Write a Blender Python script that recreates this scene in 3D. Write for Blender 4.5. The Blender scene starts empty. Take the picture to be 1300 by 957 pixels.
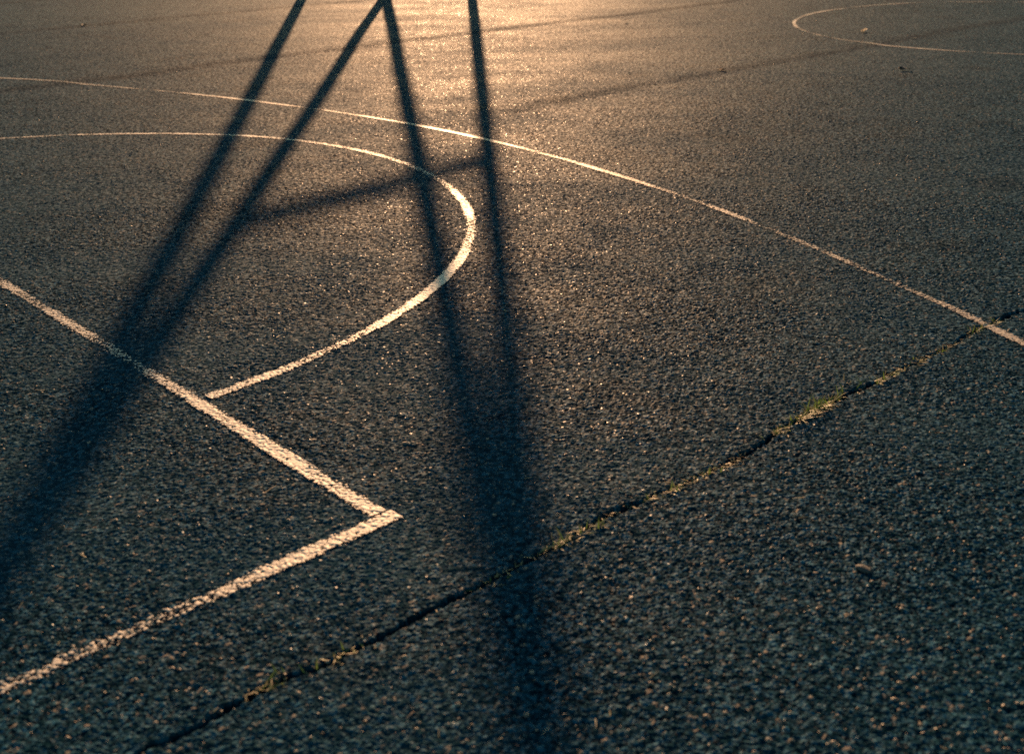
import bpy, bmesh, math, random
from mathutils import Vector, Matrix, noise as mnoise

random.seed(7)
scene = bpy.context.scene
C = scene.collection
R = math.radians

# ------------------------------------------------------------------ camera
PITCH, ROLL, CAM_H = 0.380357, -0.017421, 1.0915
cam_d = bpy.data.cameras.new("camera")
cam = bpy.data.objects.new("camera", cam_d)
C.objects.link(cam)
scene.camera = cam
right = Vector((1, 0, 0))
fwd = Vector((0, math.cos(PITCH), -math.sin(PITCH)))
up = Vector((0, math.sin(PITCH), math.cos(PITCH)))
cx = right * math.cos(ROLL) + up * math.sin(ROLL)
cy = up * math.cos(ROLL) - right * math.sin(ROLL)
m = Matrix.Identity(4)
m.col[0][:3] = cx
m.col[1][:3] = cy
m.col[2][:3] = -fwd
m.col[3][:3] = (0, 0, CAM_H)
cam.matrix_world = m
cam_d.sensor_width = 36.0
cam_d.lens = 36.0 * 1461.7 / 1300.0
cam_d.shift_y = -45.0 / 1300.0
cam_d.clip_end = 2000
cam_d.dof.use_dof = True
cam_d.dof.focus_distance = 3.3
cam_d.dof.aperture_fstop = 4.6

# ------------------------------------------------------------------ light
SUN_EL = R(13.0)
SUN_AZ = Vector((-0.0355, 0.99937, 0))          # horizontal direction towards the sun
to_sun = Vector((SUN_AZ.x * math.cos(SUN_EL), SUN_AZ.y * math.cos(SUN_EL), math.sin(SUN_EL)))
world = bpy.data.worlds.new("World")
scene.world = world
world.use_nodes = True
wn = world.node_tree
bg = wn.nodes["Background"]
sky = wn.nodes.new("ShaderNodeTexSky")
sky.sky_type = 'NISHITA'
sky.sun_disc = False
sky.sun_elevation = SUN_EL
sky.sun_rotation = math.atan2(SUN_AZ.x, SUN_AZ.y)
tint = wn.nodes.new("ShaderNodeMix")
tint.data_type = 'RGBA'
tint.blend_type = 'MULTIPLY'
tint.inputs[0].default_value = 1.0
wn.links.new(sky.outputs[0], tint.inputs[6])
tint.inputs[7].default_value = (0.46, 0.66, 0.61, 1)   # cool, teal shade of the evening air
wn.links.new(tint.outputs[2], bg.inputs["Color"])
bg.inputs["Strength"].default_value = 0.070
sun_d = bpy.data.lights.new("sun", 'SUN')
sun_d.energy = 5.0
sun_d.angle = R(0.53)
sun_d.color = (1.0, 0.555, 0.285)
sun = bpy.data.objects.new("sun", sun_d)
C.objects.link(sun)
sun.rotation_euler = to_sun.to_track_quat('Z', 'Y').to_euler()
sun.location = (0, 20, 10)

scene.view_settings.view_transform = 'Standard'
scene.view_settings.look = 'None'
scene.view_settings.gamma = 1
scene.view_settings.exposure = 1.05
scene.cycles.feature_set = 'EXPERIMENTAL'
scene.cycles.dicing_rate = 1.0
scene.cycles.preview_dicing_rate = 1.0
scene.cycles.offscreen_dicing_scale = 8.0
scene.cycles.max_subdivisions = 14
scene.cycles.use_denoising = False
scene.cycles.max_bounces = 4
scene.cycles.diffuse_bounces = 2
scene.cycles.glossy_bounces = 2
scene.cycles.transparent_max_bounces = 6
scene.cycles.sample_clamp_indirect = 4.0

# ------------------------------------------------------------------ node helpers
class NT:
    def __init__(self, tree):
        self.t = tree
    def new(self, kind, **kw):
        n = self.t.nodes.new(kind)
        for k, v in kw.items():
            setattr(n, k, v)
        return n
    def put(self, sock, v):
        if isinstance(v, bpy.types.NodeSocket):
            self.t.links.new(v, sock)
        else:
            sock.default_value = v
    def math(self, op, a, b=None, c=None, clamp=False):
        n = self.new("ShaderNodeMath", operation=op, use_clamp=clamp)
        for i, v in enumerate((a, b, c)):
            if v is not None:
                self.put(n.inputs[i], v)
        return n.outputs[0]
    def add(self, *a):
        r = a[0]
        for x in a[1:]:
            r = self.math('ADD', r, x)
        return r
    def mul(self, *a):
        r = a[0]
        for x in a[1:]:
            r = self.math('MULTIPLY', r, x)
        return r
    def sub(self, a, b):
        return self.math('SUBTRACT', a, b)
    def ramp(self, v, a, b, lo=0.0, hi=1.0, smooth=True):
        n = self.new("ShaderNodeMapRange", interpolation_type='SMOOTHSTEP' if smooth else 'LINEAR')
        self.put(n.inputs[0], v)
        for i, x in zip((1, 2, 3, 4), (a, b, lo, hi)):
            self.put(n.inputs[i], x)
        return n.outputs[0]
    def noise(self, vec, scale, detail=2.0, rough=0.5, dim='2D'):
        n = self.new("ShaderNodeTexNoise", noise_dimensions=dim)
        self.put(n.inputs["Vector"], vec)
        self.put(n.inputs["Scale"], scale)
        n.inputs["Detail"].default_value = detail
        n.inputs["Roughness"].default_value = rough
        return n.outputs[0]
    def voro(self, vec, scale, feature='F1', rnd=1.0):
        n = self.new("ShaderNodeTexVoronoi", voronoi_dimensions='2D', feature=feature)
        self.put(n.inputs["Vector"], vec)
        self.put(n.inputs["Scale"], scale)
        n.inputs["Randomness"].default_value = rnd
        return n
    def sep(self, col):
        n = self.new("ShaderNodeSeparateColor")
        self.put(n.inputs[0], col)
        return n.outputs
    def mix(self, fac, a, b):
        n = self.new("ShaderNodeMix", data_type='RGBA')
        self.put(n.inputs[0], fac)
        self.put(n.inputs[6], a)
        self.put(n.inputs[7], b)
        return n.outputs[2]
    def mixf(self, fac, a, b):
        n = self.new("ShaderNodeMix", data_type='FLOAT')
        self.put(n.inputs[0], fac)
        self.put(n.inputs[2], a)
        self.put(n.inputs[3], b)
        return n.outputs[0]
    def curve(self, x, pts):
        n = self.new("ShaderNodeFloatCurve")
        cu = n.mapping.curves[0]
        n.mapping.use_clip = False
        while len(cu.points) > 2:
            cu.points.remove(cu.points[0])
        cu.points[0].location = pts[0]
        cu.points[1].location = pts[-1]
        for p in pts[1:-1]:
            cu.points.new(*p)
        for p in cu.points:
            p.handle_type = 'VECTOR'
        n.mapping.update()
        self.put(n.inputs["Value"], x)
        return n.outputs[0]

# ------------------------------------------------------------------ the paving joint
JD = Vector((0.7503, 0.6611, 0))       # along the joints
JN = Vector((-0.6611, 0.7503, 0))      # across the joints, away from the camera
JC = 1.2777
J_OFF = [(0.50, .004), (0.657, .008), (0.745, -.004), (0.863, -.005), (1.024, -.006), (1.252, .002), (1.406, .009),
         (1.52, -.005), (1.702, -.014), (1.874, .002), (2.05, .014), (2.176, -.003), (2.369, .002),
         (2.557, -.005), (2.762, .009), (2.966, -.008), (3.2, -.012), (3.5, .004)]
J_DEEP = [(0.30, .6), (0.66, .6), (0.73, .4), (0.765, .1), (0.80, .35), (0.90, .55), (1.00, .4), (1.06, .25), (1.09, .25), (1.14, .5), (1.20, .15),
          (1.27, .1), (1.33, .3), (1.36, .95), (1.43, .95), (1.46, .15), (1.55, .1), (1.62, .2), (1.68, .35), (1.72, 1.0), (1.83, 1.0),
          (1.87, .2), (1.98, .1), (2.08, .3), (2.11, 1.0), (2.21, 1.0), (2.25, .25), (2.36, .1), (2.60, .12), (2.72, .2), (2.80, .3),
          (2.84, .95), (3.0, 1.0), (3.3, .5)]

def ground_z(x, y):
    """gentle unevenness of the old court, shared by the ground and everything on it"""
    f = 1.0 / (1.0 + max(0.0, math.hypot(x, y - 8) - 24) * 0.2)
    return f * (0.020 * mnoise.noise(Vector((x * 0.31 + 3.7, y * 0.31, 0.5))) + 0.005 * mnoise.noise(Vector((x * 0.95, y * 0.95 + 7.1, 2.5))))

def joint_offset(s):
    if s <= J_OFF[0][0]:
        return J_OFF[0][1]
    for (a, x), (b, y) in zip(J_OFF, J_OFF[1:]):
        if a <= s <= b:
            return x + (y - x) * (s - a) / (b - a)
    return J_OFF[-1][1]

def on_joint(s, off=0.0, z=0.0):
    p = JD * s + JN * (JC + joint_offset(s) + off)
    return Vector((p.x, p.y, z + ground_z(p.x, p.y)))

# ------------------------------------------------------------------ relief of the asphalt (shared by paving and paint)
def relief_group():
    g = bpy.data.node_groups.new("asphalt_relief", 'ShaderNodeTree')
    for nm in ("Height", "Stone", "Random", "Random2", "Seam", "Groove", "Low"):
        g.interface.new_socket(nm, in_out='OUTPUT', socket_type='NodeSocketFloat')
    t = NT(g)
    out = t.new("NodeGroupOutput")
    co = t.new("ShaderNodeTexCoord").outputs["Object"]
    warp = t.new("ShaderNodeTexNoise", noise_dimensions='2D')
    t.put(warp.inputs["Vector"], co)
    warp.inputs["Scale"].default_value = 70
    warp.inputs["Detail"].default_value = 1
    wv = t.new("ShaderNodeVectorMath", operation='MULTIPLY_ADD')
    t.put(wv.inputs[0], warp.outputs["Color"])
    wv.inputs[1].default_value = (0.009, 0.009, 0)
    t.put(wv.inputs[2], co)
    p = wv.outputs[0]
    # aggregate: two sizes of stone pressed into bitumen, each stone a tilted, flat topped chip
    def chips(scale, amp, tilt, a, b):
        v = t.voro(p, scale)
        c = t.sep(v.outputs["Color"])
        dv = t.new("ShaderNodeVectorMath", operation='SUBTRACT')
        t.put(dv.inputs[0], p); t.put(dv.inputs[1], v.outputs["Position"])
        xyz = t.new("ShaderNodeSeparateXYZ"); t.put(xyz.inputs[0], dv.outputs[0])
        tl = t.add(t.mul(xyz.outputs[0], t.sub(c[1], 0.5)), t.mul(xyz.outputs[1], t.sub(c[2], 0.5)))
        dome = t.ramp(v.outputs["Distance"], a, b, 1.0, 0.0)
        up = t.math('POWER', c[0], 1.5)
        return c, dome, t.mul(dome, t.add(t.mul(up, amp), t.mul(tl, tilt)))
    c1, dome1, h1 = chips(122.0, 0.0018, 0.55, 0.32, 0.68)
    c2, dome2, h2 = chips(290.0, 0.0010, 0.7, 0.25, 0.78)
    lump = t.mul(t.sub(t.noise(co, 38.0, 3.0, 0.65), 0.5), 0.0032)
    macro = t.noise(co, 0.55, 3.0, 0.55)
    h5 = t.mul(t.sub(t.noise(co, 3.1, 3.0), 0.5), 0.0032)
    # joints between the strips in which the asphalt was laid
    sx = t.new("ShaderNodeVectorMath", operation='DOT_PRODUCT')
    t.put(sx.inputs[0], co); sx.inputs[1].default_value = JD
    s = sx.outputs["Value"]
    dx = t.new("ShaderNodeVectorMath", operation='DOT_PRODUCT')
    t.put(dx.inputs[0], co); dx.inputs[1].default_value = JN
    d = dx.outputs["Value"]
    S0, S1 = 0.0, 4.0
    sn = t.ramp(s, S0, S1, 0, 1, smooth=False)
    off = t.sub(t.curve(sn, [((a - S0) / (S1 - S0), 0.5 + 10 * o) for a, o in J_OFF]), 0.5)
    jag = t.add(t.mul(t.sub(t.noise(co, 45.0, 3.0, 0.6), 0.5), 0.022), t.mul(t.sub(t.noise(co, 11.0, 2.0, 0.5), 0.5), 0.024))
    q = t.sub(t.sub(d, JC), t.add(t.mul(off, 0.1), jag))
    deep = t.curve(sn, [((a - S0) / (S1 - S0), o) for a, o in J_DEEP])
    # groove: steep far lip, slack near lip
    far_lip = t.ramp(q, 0.0, 0.0045, 1.0, 0.0)
    near_lip = t.ramp(q, -0.010, -0.001, 0.0, 1.0)
    groove = t.mul(far_lip, near_lip)
    gro = t.mul(groove, t.math('MULTIPLY_ADD', deep, 0.95, 0.05))
    hg = t.mul(gro, -0.013)
    # far strip stands a little proud of the near one
    step = t.mul(t.ramp(q, -0.004, 0.006, 0.0, 1.0), t.ramp(q, 0.0, 0.4, 1.0, 0.0), t.math('MULTIPLY_ADD', deep, 0.0025, 0.0012))
    seam_h = None
    seam = t.mul(groove, 0.8)
    wob = t.mul(t.sub(macro, 0.5), 0.20)
    patch = t.ramp(t.noise(co, 1.3, 2.0), 0.05, 0.5)
    for k, (pos, amp) in enumerate(((4.40, 0.005), (7.06, 0.006), (9.9, 0.004), (12.8, 0.004), (-1.7, 0.005))):
        qq = t.add(t.sub(d, pos), wob)
        st = t.mul(t.ramp(qq, -0.09, 0.07, 0.0, 1.0), t.ramp(qq, 0.02, 1.6, 1.0, 0.0), amp)
        if k == 0:
            st = t.mul(st, t.ramp(s, 3.2, 4.4))
        seam_h = st if seam_h is None else t.add(seam_h, st)
        band = t.mul(t.ramp(qq, -0.11, 0.0, 0.0, 1.0), t.ramp(qq, 0.0, 0.15, 1.0, 0.0), patch)
        if k == 0:
            band = t.mul(band, t.ramp(s, 3.2, 4.4))
        seam = t.math('MAXIMUM', seam, t.mul(band, 0.30))
    # worn smoother in places, rougher in others
    worn = t.ramp(t.noise(co, 4.3, 3.0, 0.6), 0.33, 0.66, 0.80, 1.15)
    h1, h2 = t.mul(h1, worn), t.mul(h2, worn)
    low = t.add(h5, step, seam_h)
    H = t.add(h1, h2, lump, hg, low)
    for nm, v in (("Height", H), ("Stone", t.math('MAXIMUM', t.mul(dome1, c1[0]), t.mul(dome2, c2[1], 0.6))), ("Random", c1[1]), ("Random2", c2[2]), ("Seam", seam),
                  ("Groove", gro), ("Low", low)):
        t.put(out.inputs[nm], v)
    return g

RELIEF = relief_group()

def new_mat(name):
    m = bpy.data.materials.new(name)
    m.use_nodes = True
    t = NT(m.node_tree)
    b = m.node_tree.nodes["Principled BSDF"]
    o = m.node_tree.nodes["Material Output"]
    return m, t, b, o

def asphalt_mat():
    m, t, b, o = new_mat("asphalt")
    g = t.new("ShaderNodeGroup"); g.node_tree = RELIEF
    co = t.new("ShaderNodeTexCoord").outputs["Object"]
    rnd, rnd2, stone = g.outputs["Random"], g.outputs["Random2"], g.outputs["Stone"]
    # every chip has its own grey; a second, finer grade of chips sits between the large ones
    tone = t.add(t.mul(t.math('POWER', rnd, 1.6), 0.62), t.mul(t.math('POWER', rnd2, 2.0), 0.38))
    dark = t.mix(tone, (0.001, 0.012, 0.019, 1), (0.032, 0.172, 0.262, 1))
    dark = t.mix(t.mul(t.ramp(t.noise(co, 330.0, 2.0, 0.7), 0.50, 0.62), 0.5), dark, (0.028, 0.136, 0.196, 1))
    mottle = t.noise(co, 62.0, 3.0, 0.7)
    dark = t.mix(t.mul(t.ramp(mottle, 0.40, 0.56, 1.0, 0.0), 0.75), dark, (0.001, 0.009, 0.015, 1))
    dark = t.mix(t.ramp(stone, 0.06, 0.30, 1.0, 0.0), dark, (0.001, 0.007, 0.014, 1))
    pale = t.mix(rnd2, (0.10, 0.10, 0.09, 1), (0.30, 0.24, 0.18, 1))  # pale stones, with sun glints also put into their colour
    fac = t.mul(t.ramp(rnd, 0.95, 0.965), t.ramp(stone, 0.2, 0.5))
    col = t.mix(fac, dark, pale)
    mp = t.new("ShaderNodeMapping")
    t.put(mp.inputs["Vector"], co)
    mp.inputs["Rotation"].default_value = (0, 0, -math.atan2(JD.y, JD.x))
    mp.inputs["Scale"].default_value = (0.30, 1.0, 1.0)
    streak = t.noise(mp.outputs[0], 2.2, 4.0, 0.62)
    blot = t.noise(co, 1.1, 4.0, 0.6)
    dust = t.ramp(t.add(t.mul(streak, 0.6), t.mul(blot, 0.4)), 0.38, 0.66)
    col = t.mix(t.mul(dust, 0.34), col, (0.030, 0.084, 0.115, 1))
    stain = t.mul(t.ramp(t.noise(co, 2.4, 4.0, 0.65), 0.58, 0.70), 0.32)
    col = t.mix(stain, col, (0.004, 0.016, 0.024, 1))
    col = t.mix(g.outputs["Seam"], col, (0.003, 0.010, 0.016, 1))
    t.put(b.inputs["Base Color"], col)
    rough = t.math('SUBTRACT', t.add(t.mul(rnd2, 0.2), t.mul(dust, 0.10), 0.58), t.add(t.mul(t.ramp(rnd2, 0.965, 0.975), 0.20), t.mul(t.ramp(rnd2, 0.993, 0.994), 0.17)))
    t.put(b.inputs["Roughness"], t.math('ADD', rough, t.mul(g.outputs["Seam"], 0.25), clamp=True))
    t.put(b.inputs["Specular IOR Level"], t.add(t.mul(t.ramp(rnd2, 0.965, 0.975), 0.045), t.mul(t.ramp(rnd2, 0.993, 0.994), 0.06), t.mul(0.0135, t.ramp(mottle, 0.38, 0.60, 0.15, 1.5), t.ramp(tone, 0.05, 0.5, 0.25, 1.9), t.ramp(stone, 0.03, 0.25, 0.15, 1.0))))
    dn = t.new("ShaderNodeDisplacement")
    t.put(dn.inputs["Height"], g.outputs["Height"])
    dn.inputs["Midlevel"].default_value = 0.0
    dn.inputs["Scale"].default_value = 1.0
    t.put(o.inputs["Displacement"], dn.outputs[0])
    m.displacement_method = 'DISPLACEMENT'
    return m

def paint_mat(name, wear, edge_col=(0.78, 0.67, 0.53, 1)):
    m, t, b, o = new_mat(name)
    g = t.new("ShaderNodeGroup"); g.node_tree = RELIEF
    co = t.new("ShaderNodeTexCoord").outputs["Object"]
    uv = t.new("ShaderNodeUVMap").outputs[0]
    sx = t.new("ShaderNodeSeparateXYZ"); t.put(sx.inputs[0], uv)
    v = sx.outputs[1]                                # 0..1 across the line
    e = t.mul(t.math('ABSOLUTE', t.sub(v, 0.5)), 2.0)
    n1 = t.noise(co, 130.0, 3.0, 0.65)
    n2 = t.noise(co, 6.0, 3.0, 0.6)
    # paint stays on the stone tops, is lost in the pits and along the ragged edge
    n3 = t.noise(co, 1.6, 2.0, 0.5)
    wob = t.add(e, t.mul(t.sub(t.noise(co, 24.0, 2.0), 0.5), 0.55))
    keep = t.add(t.mul(g.outputs["Stone"], 0.9), t.mul(t.sub(n1, 0.5), 1.5), t.mul(t.sub(n2, 0.5), 1.0), t.mul(t.sub(n3, 0.5), 1.9),
                 t.ramp(wob, 0.45, 1.0, 0.0, -0.6), 0.09 - wear)
    alpha = t.ramp(keep, 0.16, 0.32)
    t.put(b.inputs["Base Color"], t.mix(t.noise(co, 300, 2), (edge_col[0] * 0.6, edge_col[1] * 0.6, edge_col[2] * 0.62, 1), edge_col))
    b.inputs["Roughness"].default_value = 0.6
    b.inputs["Specular IOR Level"].default_value = 0.4
    t.put(b.inputs["Alpha"], alpha)
    dn = t.new("ShaderNodeDisplacement")
    t.put(dn.inputs["Height"], t.add(g.outputs['Low'], t.mul(g.outputs['Stone'], 0.0016), 0.0022))
    dn.inputs["Midlevel"].default_value = 0.0
    dn.inputs["Scale"].default_value = 1.0
    t.put(o.inputs["Displacement"], dn.outputs[0])
    m.displacement_method = 'DISPLACEMENT'
    return m

def simple_mat(name, c0, c1, scale=60.0, rough=0.6, metal=0.0, spec=0.5, trans=0.0):
    m, t, b, o = new_mat(name)
    co = t.new("ShaderNodeTexCoord").outputs["Object"]
    n = t.noise(co, scale, 3.0, 0.6, '3D')
    t.put(b.inputs["Base Color"], t.mix(t.ramp(n, 0.3, 0.7), c0, c1))
    b.inputs["Roughness"].default_value = rough
    b.inputs["Metallic"].default_value = metal
    b.inputs["Specular IOR Level"].default_value = spec
    if trans:
        tr = t.new("ShaderNodeBsdfTranslucent")
        t.put(tr.inputs[0], t.mix(n, c0, c1))
        mx = t.new("ShaderNodeMixShader")
        mx.inputs[0].default_value = trans
        m.node_tree.links.new(b.outputs[0], mx.inputs[1])
        m.node_tree.links.new(tr.outputs[0], mx.inputs[2])
        m.node_tree.links.new(mx.outputs[0], o.inputs["Surface"])
    return m

M_ASPH = asphalt_mat()
M_PAINT = paint_mat("line_paint", 0.0)
M_PAINT_WORN = paint_mat("line_paint_worn", 0.08)
M_PAINT_FADED = paint_mat("line_paint_faded", 0.10, (0.50, 0.42, 0.33, 1))
M_STEEL = simple_mat("galvanised_steel", (0.30, 0.31, 0.32, 1), (0.42, 0.42, 0.43, 1), 25, 0.45, 0.8)
M_BOARD = simple_mat("board_paint", (0.70, 0.70, 0.68, 1), (0.78, 0.78, 0.76, 1), 8, 0.5)
M_RIM = simple_mat("rim_orange", (0.45, 0.10, 0.03, 1), (0.55, 0.14, 0.04, 1), 30, 0.45)
M_NET = simple_mat("net_cord", (0.6, 0.6, 0.58, 1), (0.7, 0.7, 0.68, 1), 80, 0.8)
M_GRASS = simple_mat("green_blade", (0.07, 0.15, 0.025, 1), (0.20, 0.28, 0.06, 1), 60, 0.5, trans=0.45)
M_DRY = simple_mat("dry_blade", (0.26, 0.22, 0.10, 1), (0.50, 0.42, 0.22, 1), 80, 0.6, trans=0.4)
M_LEAF_B = simple_mat("brown_leaf", (0.16, 0.08, 0.03, 1), (0.28, 0.15, 0.06, 1), 50, 0.55, trans=0.3)
M_LEAF_P = simple_mat("pale_leaf", (0.68, 0.62, 0.52, 1), (0.82, 0.76, 0.66, 1), 50, 0.55, trans=0.6)
M_LEAF_D = simple_mat("dark_leaf", (0.03, 0.022, 0.015, 1), (0.06, 0.04, 0.025, 1), 50, 0.55, trans=0.1)
M_STONE = simple_mat("pebble_stone", (0.05, 0.055, 0.055, 1), (0.10, 0.098, 0.09, 1), 160, 0.8)
M_GRIT = simple_mat("pale_grit", (0.10, 0.09, 0.08, 1), (0.34, 0.28, 0.21, 1), 90, 0.7)

# ------------------------------------------------------------------ object helpers
def tag(o, label=None, cat=None, group=None, kind=None):
    for k, v in (("label", label), ("category", cat), ("group", group), ("kind", kind)):
        if v:
            o[k] = v
    return o

def mesh_obj(name, verts, faces, mat, parent=None, smooth=False, uvs=None):
    me = bpy.data.meshes.new(name)
    me.from_pydata([tuple(v) for v in verts], [], faces)
    if uvs is not None:
        ul = me.uv_layers.new(name="UVMap")
        for l in me.loops:
            ul.data[l.index].uv = uvs[l.vertex_index]
    me.materials.append(mat)
    if smooth:
        me.polygons.foreach_set("use_smooth", [True] * len(me.polygons))
    me.update()
    o = bpy.data.objects.new(name, me)
    C.objects.link(o)
    o.parent = parent
    return o

def adaptive(o):
    md = o.modifiers.new("subdivision", 'SUBSURF')
    md.subdivision_type = 'SIMPLE'
    md.levels = 0
    md.render_levels = 0
    o.cycles.use_adaptive_subdivision = True
    o.cycles.dicing_rate = 1.0

# ------------------------------------------------------------------ the ground
def axis(near, step, far):
    a = [i * step for i in range(int(-near / step), int(near / step) + 1)]
    k = near
    while k < far:
        k *= 1.6
        a = [-k] + a + [k]
    return a
xs = axis(14, 0.125, 900)
ys = [y + 9 for y in axis(10, 0.125, 900)]
gv = [(x, y, ground_z(x, y)) for y in ys for x in xs]
nx = len(xs)
gf = [(j * nx + i, j * nx + i + 1, (j + 1) * nx + i + 1, (j + 1) * nx + i) for j in range(len(ys) - 1) for i in range(nx - 1)]
ground = mesh_obj("asphalt_ground", gv, gf, M_ASPH, smooth=True)
tag(ground, "rough dark asphalt of the sports court with laid strips and open joint", "asphalt", kind="structure")
adaptive(ground)

# ------------------------------------------------------------------ painted lines
TH = 0.73456
U = Vector((math.cos(TH), math.sin(TH), 0))       # away from the baseline
V = Vector((math.sin(TH), -math.cos(TH), 0))      # along the free throw line, towards the near elbow
M0 = Vector((-1.93071, 3.73144, 0))               # middle of the free throw line
def court(u, v):
    return M0 + U * u + V * v

def strip(name, pts, w, mat, label):
    verts, uvs, faces = [], [], []
    acc = 0.0
    for i, p in enumerate(pts):
        a = pts[max(i - 1, 0)]
        b = pts[min(i + 1, len(pts) - 1)]
        tdir = (b - a).normalized()
        nrm = Vector((-tdir.y, tdir.x, 0))
        if i:
            acc += (p - pts[i - 1]).length
        for k in (-1, 1):
            q = p + nrm * (w / 2 * k)
            verts.append((q.x, q.y, ground_z(q.x, q.y)))
            uvs.append((acc, 0.0 if k < 0 else 1.0))
    for i in range(len(pts) - 1):
        faces.append((2 * i, 2 * i + 2, 2 * i + 3, 2 * i + 1))
    o = mesh_obj(name, verts, faces, mat, smooth=True, uvs=uvs)
    if o.data.polygons[0].normal.z < 0:
        o.data.flip_normals()
    adaptive(o)
    tag(o, label, "court marking", "painted court lines")
    return o

def seg(a, b, n):
    return [a.lerp(b, i / n) for i in range(n + 1)]
def arc(c, r, a0, a1, n):
    return [c + U * (r * math.cos(a0 + (a1 - a0) * i / n)) + V * (r * math.sin(a0 + (a1 - a0) * i / n)) for i in range(n + 1)]

strip("free_throw_line", seg(court(0, -2.52), court(0, 2.499), 60), 0.039, M_PAINT_WORN,
      "worn white straight line running from the left edge to the sharp corner")
strip("lane_line", seg(court(-5.8, 2.524), court(0.026, 2.524), 60), 0.041, M_PAINT_WORN,
      "white straight line from the sharp corner to the lower left")
strip("free_throw_semicircle", arc(M0, 1.8, R(-89), R(89), 96), 0.040, M_PAINT,
      "bright white half circle crossed by the blurred post shadows")
c3 = court(-4.97565, -0.077)
strip("three_point_line", arc(c3, 7.3018, R(-66), R(66), 200), 0.036, M_PAINT_FADED,
      "long thin white arc sweeping from upper left to the right edge")
strip("centre_circle", arc(court(7.951, -0.029), 1.698, 0, R(360), 120), 0.036, M_PAINT_FADED,
      "small far white circle in the upper right, cut by the picture edge")

# ------------------------------------------------------------------ basketball stand whose shadow falls across the court
K = 1.0 / math.tan(SUN_EL)
def lift(shadow, z):
    """point at height z whose sun shadow lies at the given ground point"""
    return Vector((shadow[0], shadow[1], 0)) + SUN_AZ * (z * K) + Vector((0, 0, z))

def tube(name, a, b, r, mat, parent, n=20, caps=True):
    a, b = Vector(a), Vector(b)
    ax = (b - a).normalized()
    ref = Vector((0, 0, 1)) if abs(ax.z) < 0.9 else Vector((1, 0, 0))
    e1 = ax.cross(ref).normalized(); e2 = ax.cross(e1)
    vs, fs = [], []
    for p in (a, b):
        for i in range(n):
            t = 2 * math.pi * i / n
            vs.append(p + e1 * (r * math.cos(t)) + e2 * (r * math.sin(t)))
    for i in range(n):
        j = (i + 1) % n
        fs.append((i, j, n + j, n + i))
    if caps:
        fs.append(tuple(range(n - 1, -1, -1))); fs.append(tuple(range(n, 2 * n)))
    return mesh_obj(name, vs, fs, mat, parent)

def box(name, c, ex, ey, ez, mat, parent):
    c = Vector(c)
    vs = [c + ex * i + ey * j + ez * k for i in (-1, 1) for j in (-1, 1) for k in (-1, 1)]
    fs = [(0, 1, 3, 2), (4, 6, 7, 5), (0, 4, 5, 1), (2, 3, 7, 6), (0, 2, 6, 4), (1, 5, 7, 3)]
    return mesh_obj(name, vs, fs, mat, parent)

Z_BAR, Z_TOP = 2.0, 2.98
bar_a = lift((-0.955, 3.89), Z_BAR)                 # crossbar meets the two posts
bar_b = lift((-0.082, 4.74), Z_BAR)
foot_a, foot_b = Vector((bar_a.x, bar_a.y, 0)), Vector((bar_b.x, bar_b.y, 0))
stand = bpy.data.objects.new("basketball_stand", None)
C.objects.link(stand)
tag(stand, "steel basketball stand beyond the upper edge, seen by its long post shadows", "basketball stand")
PR = 0.048
for f in (foot_a, foot_b):
    tube("post", f + Vector((0, 0, -0.15)), f + Vector((0, 0, Z_TOP)), PR, M_STEEL, stand)
xb = (bar_b - bar_a).normalized()
tube("crossbar", bar_a - xb * 0.0, bar_b + xb * 0.0, 0.034, M_STEEL, stand)
tube("crossbar", foot_a + Vector((0, 0, Z_TOP - .04)), foot_b + Vector((0, 0, Z_TOP - .04)), 0.030, M_STEEL, stand)
# braces: shadows run along az -6.5 degrees; foot found behind the posts
for f, line_p in ((foot_a, (-1.241, 4.785)), (foot_b, (-0.408, 5.025))):
    dl = Vector((-0.1128, 0.9936, 0))
    lp = Vector((line_p[0], line_p[1], 0))
    back = -V
    # foot = f + back*w on the line lp + dl*t
    den = back.x * dl.y - back.y * dl.x
    w = ((lp.x - f.x) * dl.y - (lp.y - f.y) * dl.x) / den
    fb = f + back * w
    # top: the same height on both, where the shadow has nearly met the post's
    t_y = 0.45 if f is foot_a else 1.25
    sh = lp + dl * ((t_y - lp.y) / dl.y)
    # height from the shadow length, keeping the top beside the post
    z = (f.y - t_y) / (SUN_AZ.y * K)
    top = lift((sh.x, sh.y), z)
    tube("brace", fb + (fb - top).normalized() * 0.15, top, 0.051, M_STEEL, stand)
mid = (foot_a + foot_b) / 2
for f in (foot_a, foot_b):
    tube("arm", f + Vector((0, 0, Z_TOP - .10)), f + V * 1.0 + Vector((0, 0, Z_TOP + .25)), 0.028, M_STEEL, stand)
bc = mid + V * 1.04 + Vector((0, 0, Z_TOP + 0.42))
board = box("backboard", bc, U * 0.9, V * 0.015, Vector((0, 0, 0.525)), M_BOARD, stand)
for a, b in (((-.295, -.375), (.295, -.375)), ((-.295, .075), (.295, .075)), ((-.295, -.375), (-.295, .075)), ((.295, -.375), (.295, .075))):
    ca = bc + V * 0.017 + U * ((a[0] + b[0]) / 2) + Vector((0, 0, (a[1] + b[1]) / 2))
    hx = max(abs(a[0] - b[0]) / 2 - 0.025, 0.025); hz = max(abs(a[1] - b[1]) / 2 + 0.025, 0.025)
    box("target_stripe", ca, U * hx, V * 0.002, Vector((0, 0, hz)), M_RIM, board)
rc = bc + V * 0.40 + Vector((0, 0, -0.375))
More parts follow.
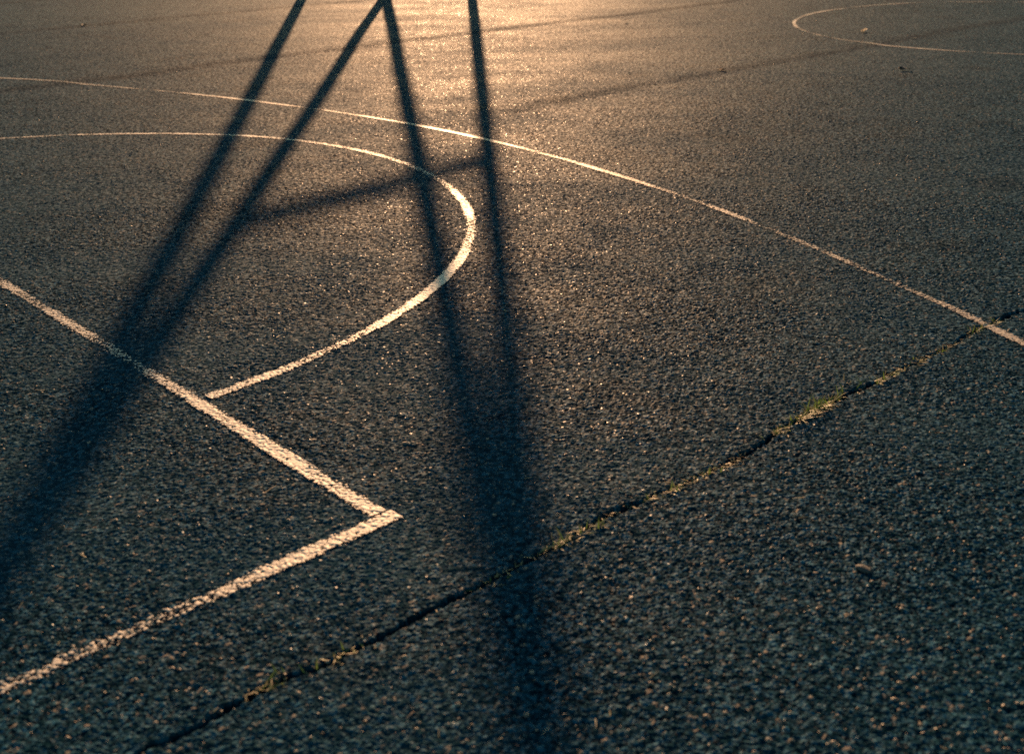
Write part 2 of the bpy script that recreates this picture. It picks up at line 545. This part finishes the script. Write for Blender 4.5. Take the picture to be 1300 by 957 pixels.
def torus(name, c, r, rr, mat, parent, n=32, k=8):
    vs, fs = [], []
    for i in range(n):
        a = 2 * math.pi * i / n
        for j in range(k):
            b = 2 * math.pi * j / k
            rad = r + rr * math.cos(b)
            vs.append(c + Vector((rad * math.cos(a), rad * math.sin(a), rr * math.sin(b))))
    for i in range(n):
        for j in range(k):
            fs.append((i * k + j, ((i + 1) % n) * k + j, ((i + 1) % n) * k + (j + 1) % k, i * k + (j + 1) % k))
    return mesh_obj(name, vs, fs, mat, parent, True)
rim = torus("rim", rc, 0.225, 0.009, M_RIM, stand)
box("rim_bracket", bc + V * 0.095 + Vector((0, 0, -0.385)), U * 0.07, V * 0.08, Vector((0, 0, 0.012)), M_RIM, rim)

# ------------------------------------------------------------------ weeds in the joint
def blade(vs, fs, base, az, lean, length, width, curl):
    n = 5
    d = Vector((math.cos(az), math.sin(az), 0))
    side = Vector((-d.y, d.x, 0))
    i0 = len(vs)
    p = Vector(base)
    ang = lean
    for i in range(n + 1):
        w = width * (1 - (i / n) ** 1.6) + 0.0002
        vs.append(p - side * w / 2)
        vs.append(p + side * w / 2 + Vector((0, 0, w * 0.15)))
        stepv = d * math.sin(ang) + Vector((0, 0, math.cos(ang)))
        p = p + stepv * (length / n)
        ang += curl / n
    for i in range(n):
        fs.append((i0 + 2 * i, i0 + 2 * i + 1, i0 + 2 * i + 3, i0 + 2 * i + 2))

def tuft(s, off, n_green, n_dry, length, label, spread=0.02):
    n_green, n_dry, spread = int(n_green * 1.7), int(n_dry * 1.3), spread * 1.1
    base = on_joint(s, off)
    root = bpy.data.objects.new("weed_tuft", None)
    C.objects.link(root)
    root.location = base
    tag(root, label, "weed", "weeds rooted in the open joint")
    for nm, cnt, mat in (("green_blades", n_green, M_GRASS), ("dry_blades", n_dry, M_DRY)):
        if not cnt:
            continue
        vs, fs = [], []
        for _ in range(cnt):
            a = random.uniform(0, 2 * math.pi)
            al = random.gauss(0, spread)
            q = JD * al + JN * random.gauss(-0.003, 0.006) + Vector((0, 0, 0.0))
            dry = nm == "dry_blades"
            ln = length * random.uniform(0.25, 1.0) ** 1.3 * (0.75 if dry else 0.85)
            blade(vs, fs, q, a, random.uniform(0.9, 1.4) if dry else random.uniform(0.6, 1.5), ln,
                  random.uniform(0.0018, 0.0036), random.uniform(-0.2, 0.9) if not dry else random.uniform(-0.1, 0.4))
        o = mesh_obj(nm, vs, fs, mat, root, True)
        o['kind'] = 'stuff'                       # hair-thin blades, too small to pick apart
    return root

tuft(0.648, 0.006, 16, 8, 0.030, "green weed at the very bottom end of the joint, left of the wide shadow", 0.012)
tuft(0.765, 0.004, 8, 7, 0.028, "small pale weed low in the joint, second from the bottom end")
tuft(1.063, 0.0, 5, 6, 0.020, "faint weed in the joint inside the wide dark shadow", 0.02)
tuft(1.222, 0.0, 14, 14, 0.040, "weed with pale bent stalks in the joint just right of the wide shadow", 0.022)
tuft(1.300, -0.008, 7, 9, 0.034, "thin dry weed in the joint just above the pale bent stalks", 0.024)
tuft(1.462, 0.0, 10, 6, 0.020, "tiny upright weed in the joint right after its first dark gap", 0.010)
tuft(1.525, 0.0, 10, 12, 0.026, "low yellowish weed lying in the joint, third right of the wide shadow", 0.018)
tuft(1.635, 0.0, 8, 16, 0.028, "flat dry straw weed in the joint left of the middle dark gap", 0.026)
tuft(1.880, 0.0, 16, 8, 0.026, "short green weed in the joint at the right end of its middle dark gap", 0.014)
tuft(2.015, 0.0, 70, 60, 0.058, "largest grass tuft in the joint, green with straw, at right of centre", 0.050)
tuft(2.190, 0.055, 0, 5, 0.045, "thin dry stalk standing in the asphalt just above the joint", 0.003)
tuft(2.262, 0.0, 16, 10, 0.032, "bushy little weed in the joint right after its third dark gap", 0.012)
tuft(2.335, 0.0, 10, 14, 0.030, "pale yellow weed in the joint between the largest tuft and the arc line", 0.022)
tuft(2.430, 0.0, 6, 12, 0.028, "sparse dry weed in the joint, second before the arc line", 0.022)
tuft(2.530, 0.0, 6, 12, 0.028, "sparse straw weed in the joint just before it meets the arc line", 0.022)
tuft(2.735, 0.0, 14, 10, 0.032, "yellow green weed where the joint crosses the long arc line", 0.020)
tuft(2.815, 0.0, 10, 6, 0.030, "green weed in the joint just beyond the long arc line", 0.012)

# straw, crumbs and soil caught in the joint
vs, fs = [], []
clumps = [random.uniform(0.55, 3.1) for _ in range(26)]
for _ in range(480):
    s = random.choice((random.gauss(random.choice(clumps), 0.012), random.gauss(random.choice(clumps), 0.02), random.uniform(1.2, 1.34), random.uniform(1.45, 1.70), random.uniform(1.86, 2.09), random.uniform(2.23, 2.82), random.uniform(0.55, 3.2)))
    b = on_joint(s, random.gauss(-0.005, 0.009), random.uniform(-0.002, 0.005))
    blade(vs, fs, b, random.uniform(0, 6.28), random.uniform(1.25, 1.62), random.uniform(0.005, 0.018), random.uniform(0.001, 0.0028), random.uniform(-.3, .3))
litter = mesh_obj("joint_litter", vs, fs, M_DRY, None, True)
tag(litter, "straw and dry crumbs caught along the open joint", "litter", kind="stuff")

# ------------------------------------------------------------------ loose grit
def lump(vs, fs, c, r, flat=0.6):
    i0 = len(vs)
    rot = random.uniform(0, 6.28)
    ring = 6
    vs.append(c + Vector((0, 0, r * flat)))
    for lv, (rr, zz) in enumerate(((0.75, 0.35), (1.0, -0.15))):
        for i in range(ring):
            a = rot + 2 * math.pi * (i + 0.5 * lv) / ring
            k = r * rr * random.uniform(0.75, 1.2)
            vs.append(c + Vector((k * math.cos(a), k * math.sin(a), r * flat * (zz + random.uniform(-.15, .15)))))
    for i in range(ring):
        j = (i + 1) % ring
        fs.append((i0, i0 + 1 + i, i0 + 1 + j))
        fs.append((i0 + 1 + i, i0 + 1 + ring + i, i0 + 1 + j))
        fs.append((i0 + 1 + j, i0 + 1 + ring + i, i0 + 1 + ring + j))
vs, fs = [], []
for _ in range(7000):
    y = 1.0 + 13.5 * random.random() ** 1.7
    x = random.uniform(-1, 1) * (0.55 + y * 0.52)
    lump(vs, fs, Vector((x, y, 0.0025 + ground_z(x, y))), random.choice((0.0015, 0.002, 0.002, 0.0028, 0.004)) * random.uniform(0.8, 1.2))
grit = mesh_obj("loose_grit", vs, fs, M_GRIT)
tag(grit, "pale loose grit scattered over the asphalt", "grit", kind="stuff")

vs, fs = [], []
for _ in range(260):
    y = 1.1 + 9 * random.random() ** 1.5
    x = random.uniform(-1, 1) * (0.5 + y * 0.5)
    blade(vs, fs, (x, y, ground_z(x, y) + 0.004), random.uniform(0, 6.28), random.uniform(1.4, 1.6), random.uniform(0.006, 0.03), random.uniform(0.0008, 0.002), random.uniform(-.2, .2))
tag(mesh_obj("loose_straw", vs, fs, M_DRY, None, True), "short straws and plant crumbs scattered over the asphalt", "litter", kind="stuff")
vs, fs = [], []
for _ in range(1500):
    y = 1.0 + 10 * random.random() ** 1.6
    x = random.uniform(-1, 1) * (0.55 + y * 0.52)
    lump(vs, fs, Vector((x, y, 0.003 + ground_z(x, y))), random.uniform(0.0015, 0.004))
tag(mesh_obj("dark_grit", vs, fs, M_LEAF_D), "dark crumbs of loose asphalt lying on the court", "grit", kind="stuff")

# ------------------------------------------------------------------ stones and leaves lying about
def pebble(x, y, r, label, mat=M_STONE):
    bm = bmesh.new()
    bmesh.ops.create_icosphere(bm, subdivisions=2, radius=1.0)
    ph = [random.uniform(0, 6.28) for _ in range(6)]
    for v in bm.verts:
        k = 1 + 0.12 * math.sin(2.1 * v.co.x + ph[0]) + 0.10 * math.sin(3.3 * v.co.y + ph[1]) + 0.07 * math.sin(4.7 * v.co.z + 2 * v.co.x + ph[2]) + random.uniform(-.10, .06)
        v.co = Vector((v.co.x * r * 1.15, v.co.y * r * 0.85, v.co.z * r * 0.42)) * k
    me = bpy.data.meshes.new("pebble"); bm.to_mesh(me); bm.free()
    me.materials.append(mat)
    o = bpy.data.objects.new("pebble", me); C.objects.link(o)
    o.location = (x, y, r * 0.22 + ground_z(x, y))
    o.rotation_euler = (0, 0, random.uniform(0, 6.28))
    tag(o, label, "pebble", "pebbles lying on the asphalt")
    return o
pebble(0.591, 1.675, 0.0125, "rounded grey pebble, largest one, lying alone at lower right")
pebble(-0.227, 2.168, 0.0065, "pale stone chip between the half circle end and the wide shadow", M_GRIT)
pebble(-0.147, 1.65, 0.0045, "tiny bright chip just above the joint, below the sharp corner", M_GRIT)
pebble(2.511, 9.60, 0.012, "small pale stone just outside the far circle's left end", M_GRIT)
pebble(0.974, 9.647, 0.012, "small pale stone near the upper edge right of the sun glare", M_GRIT)

def leaf(x, y, size, rz, curl, mat, label):
    """a thin curled leaf: solid blade with midrib fold and a stalk"""
    n = 10
    vs, fs = [], []
    for i in range(n + 1):
        t = i / n
        w = size * 0.36 * math.sin(math.pi * min(t * 0.94 + 0.03, 1)) ** 0.8 * (1 + 0.12 * math.sin(9 * t))
        for j in (-2, -1, 0, 1, 2):
            q = j / 2
            z = abs(q) * w * 0.45 + curl * size * (t - 0.45) ** 2 * 1.4 + 0.06 * size * math.sin(5 * t + 2 * q)
            vs.append(Vector((size * (t - 0.5), w * q, z)))
    for i in range(n):
        for j in range(4):
            a = i * 5 + j
            fs.append((a, a + 1, a + 6, a + 5))
    root = bpy.data.objects.new("fallen_leaf", None)
    C.objects.link(root)
    root.location = (x, y, 0.006 + ground_z(x, y))
    root.rotation_euler = (0, 0, rz)
    tag(root, label, "leaf", "fallen leaves on the court")
    b = mesh_obj("leaf_blade", vs, fs, mat, root, True)
    md = b.modifiers.new("thickness", 'SOLIDIFY'); md.thickness = 0.0006
    tube("leaf_stalk", (-size * 0.5, 0, curl * size * .28), (-size * 0.72, size * .08, curl * size * .2), 0.0009, mat, root, 6)
    return root
leaf(-3.569, 10.046, 0.048, 0.4, 0.7, M_LEAF_B, "curled orange brown leaf at far upper left")
leaf(2.657, 8.78, 0.065, 0.9, 0.8, M_LEAF_P, "pale curled leaf lying inside the far circle")
leaf(2.349, 6.917, 0.062, 2.9, 0.35, M_LEAF_D, "dark flat leaf lying below the far circle")
leaf(1.286, 7.037, 0.048, 0.2, 0.4, M_LEAF_B, "brown leaf on the dark seam between the glare and the far circle")
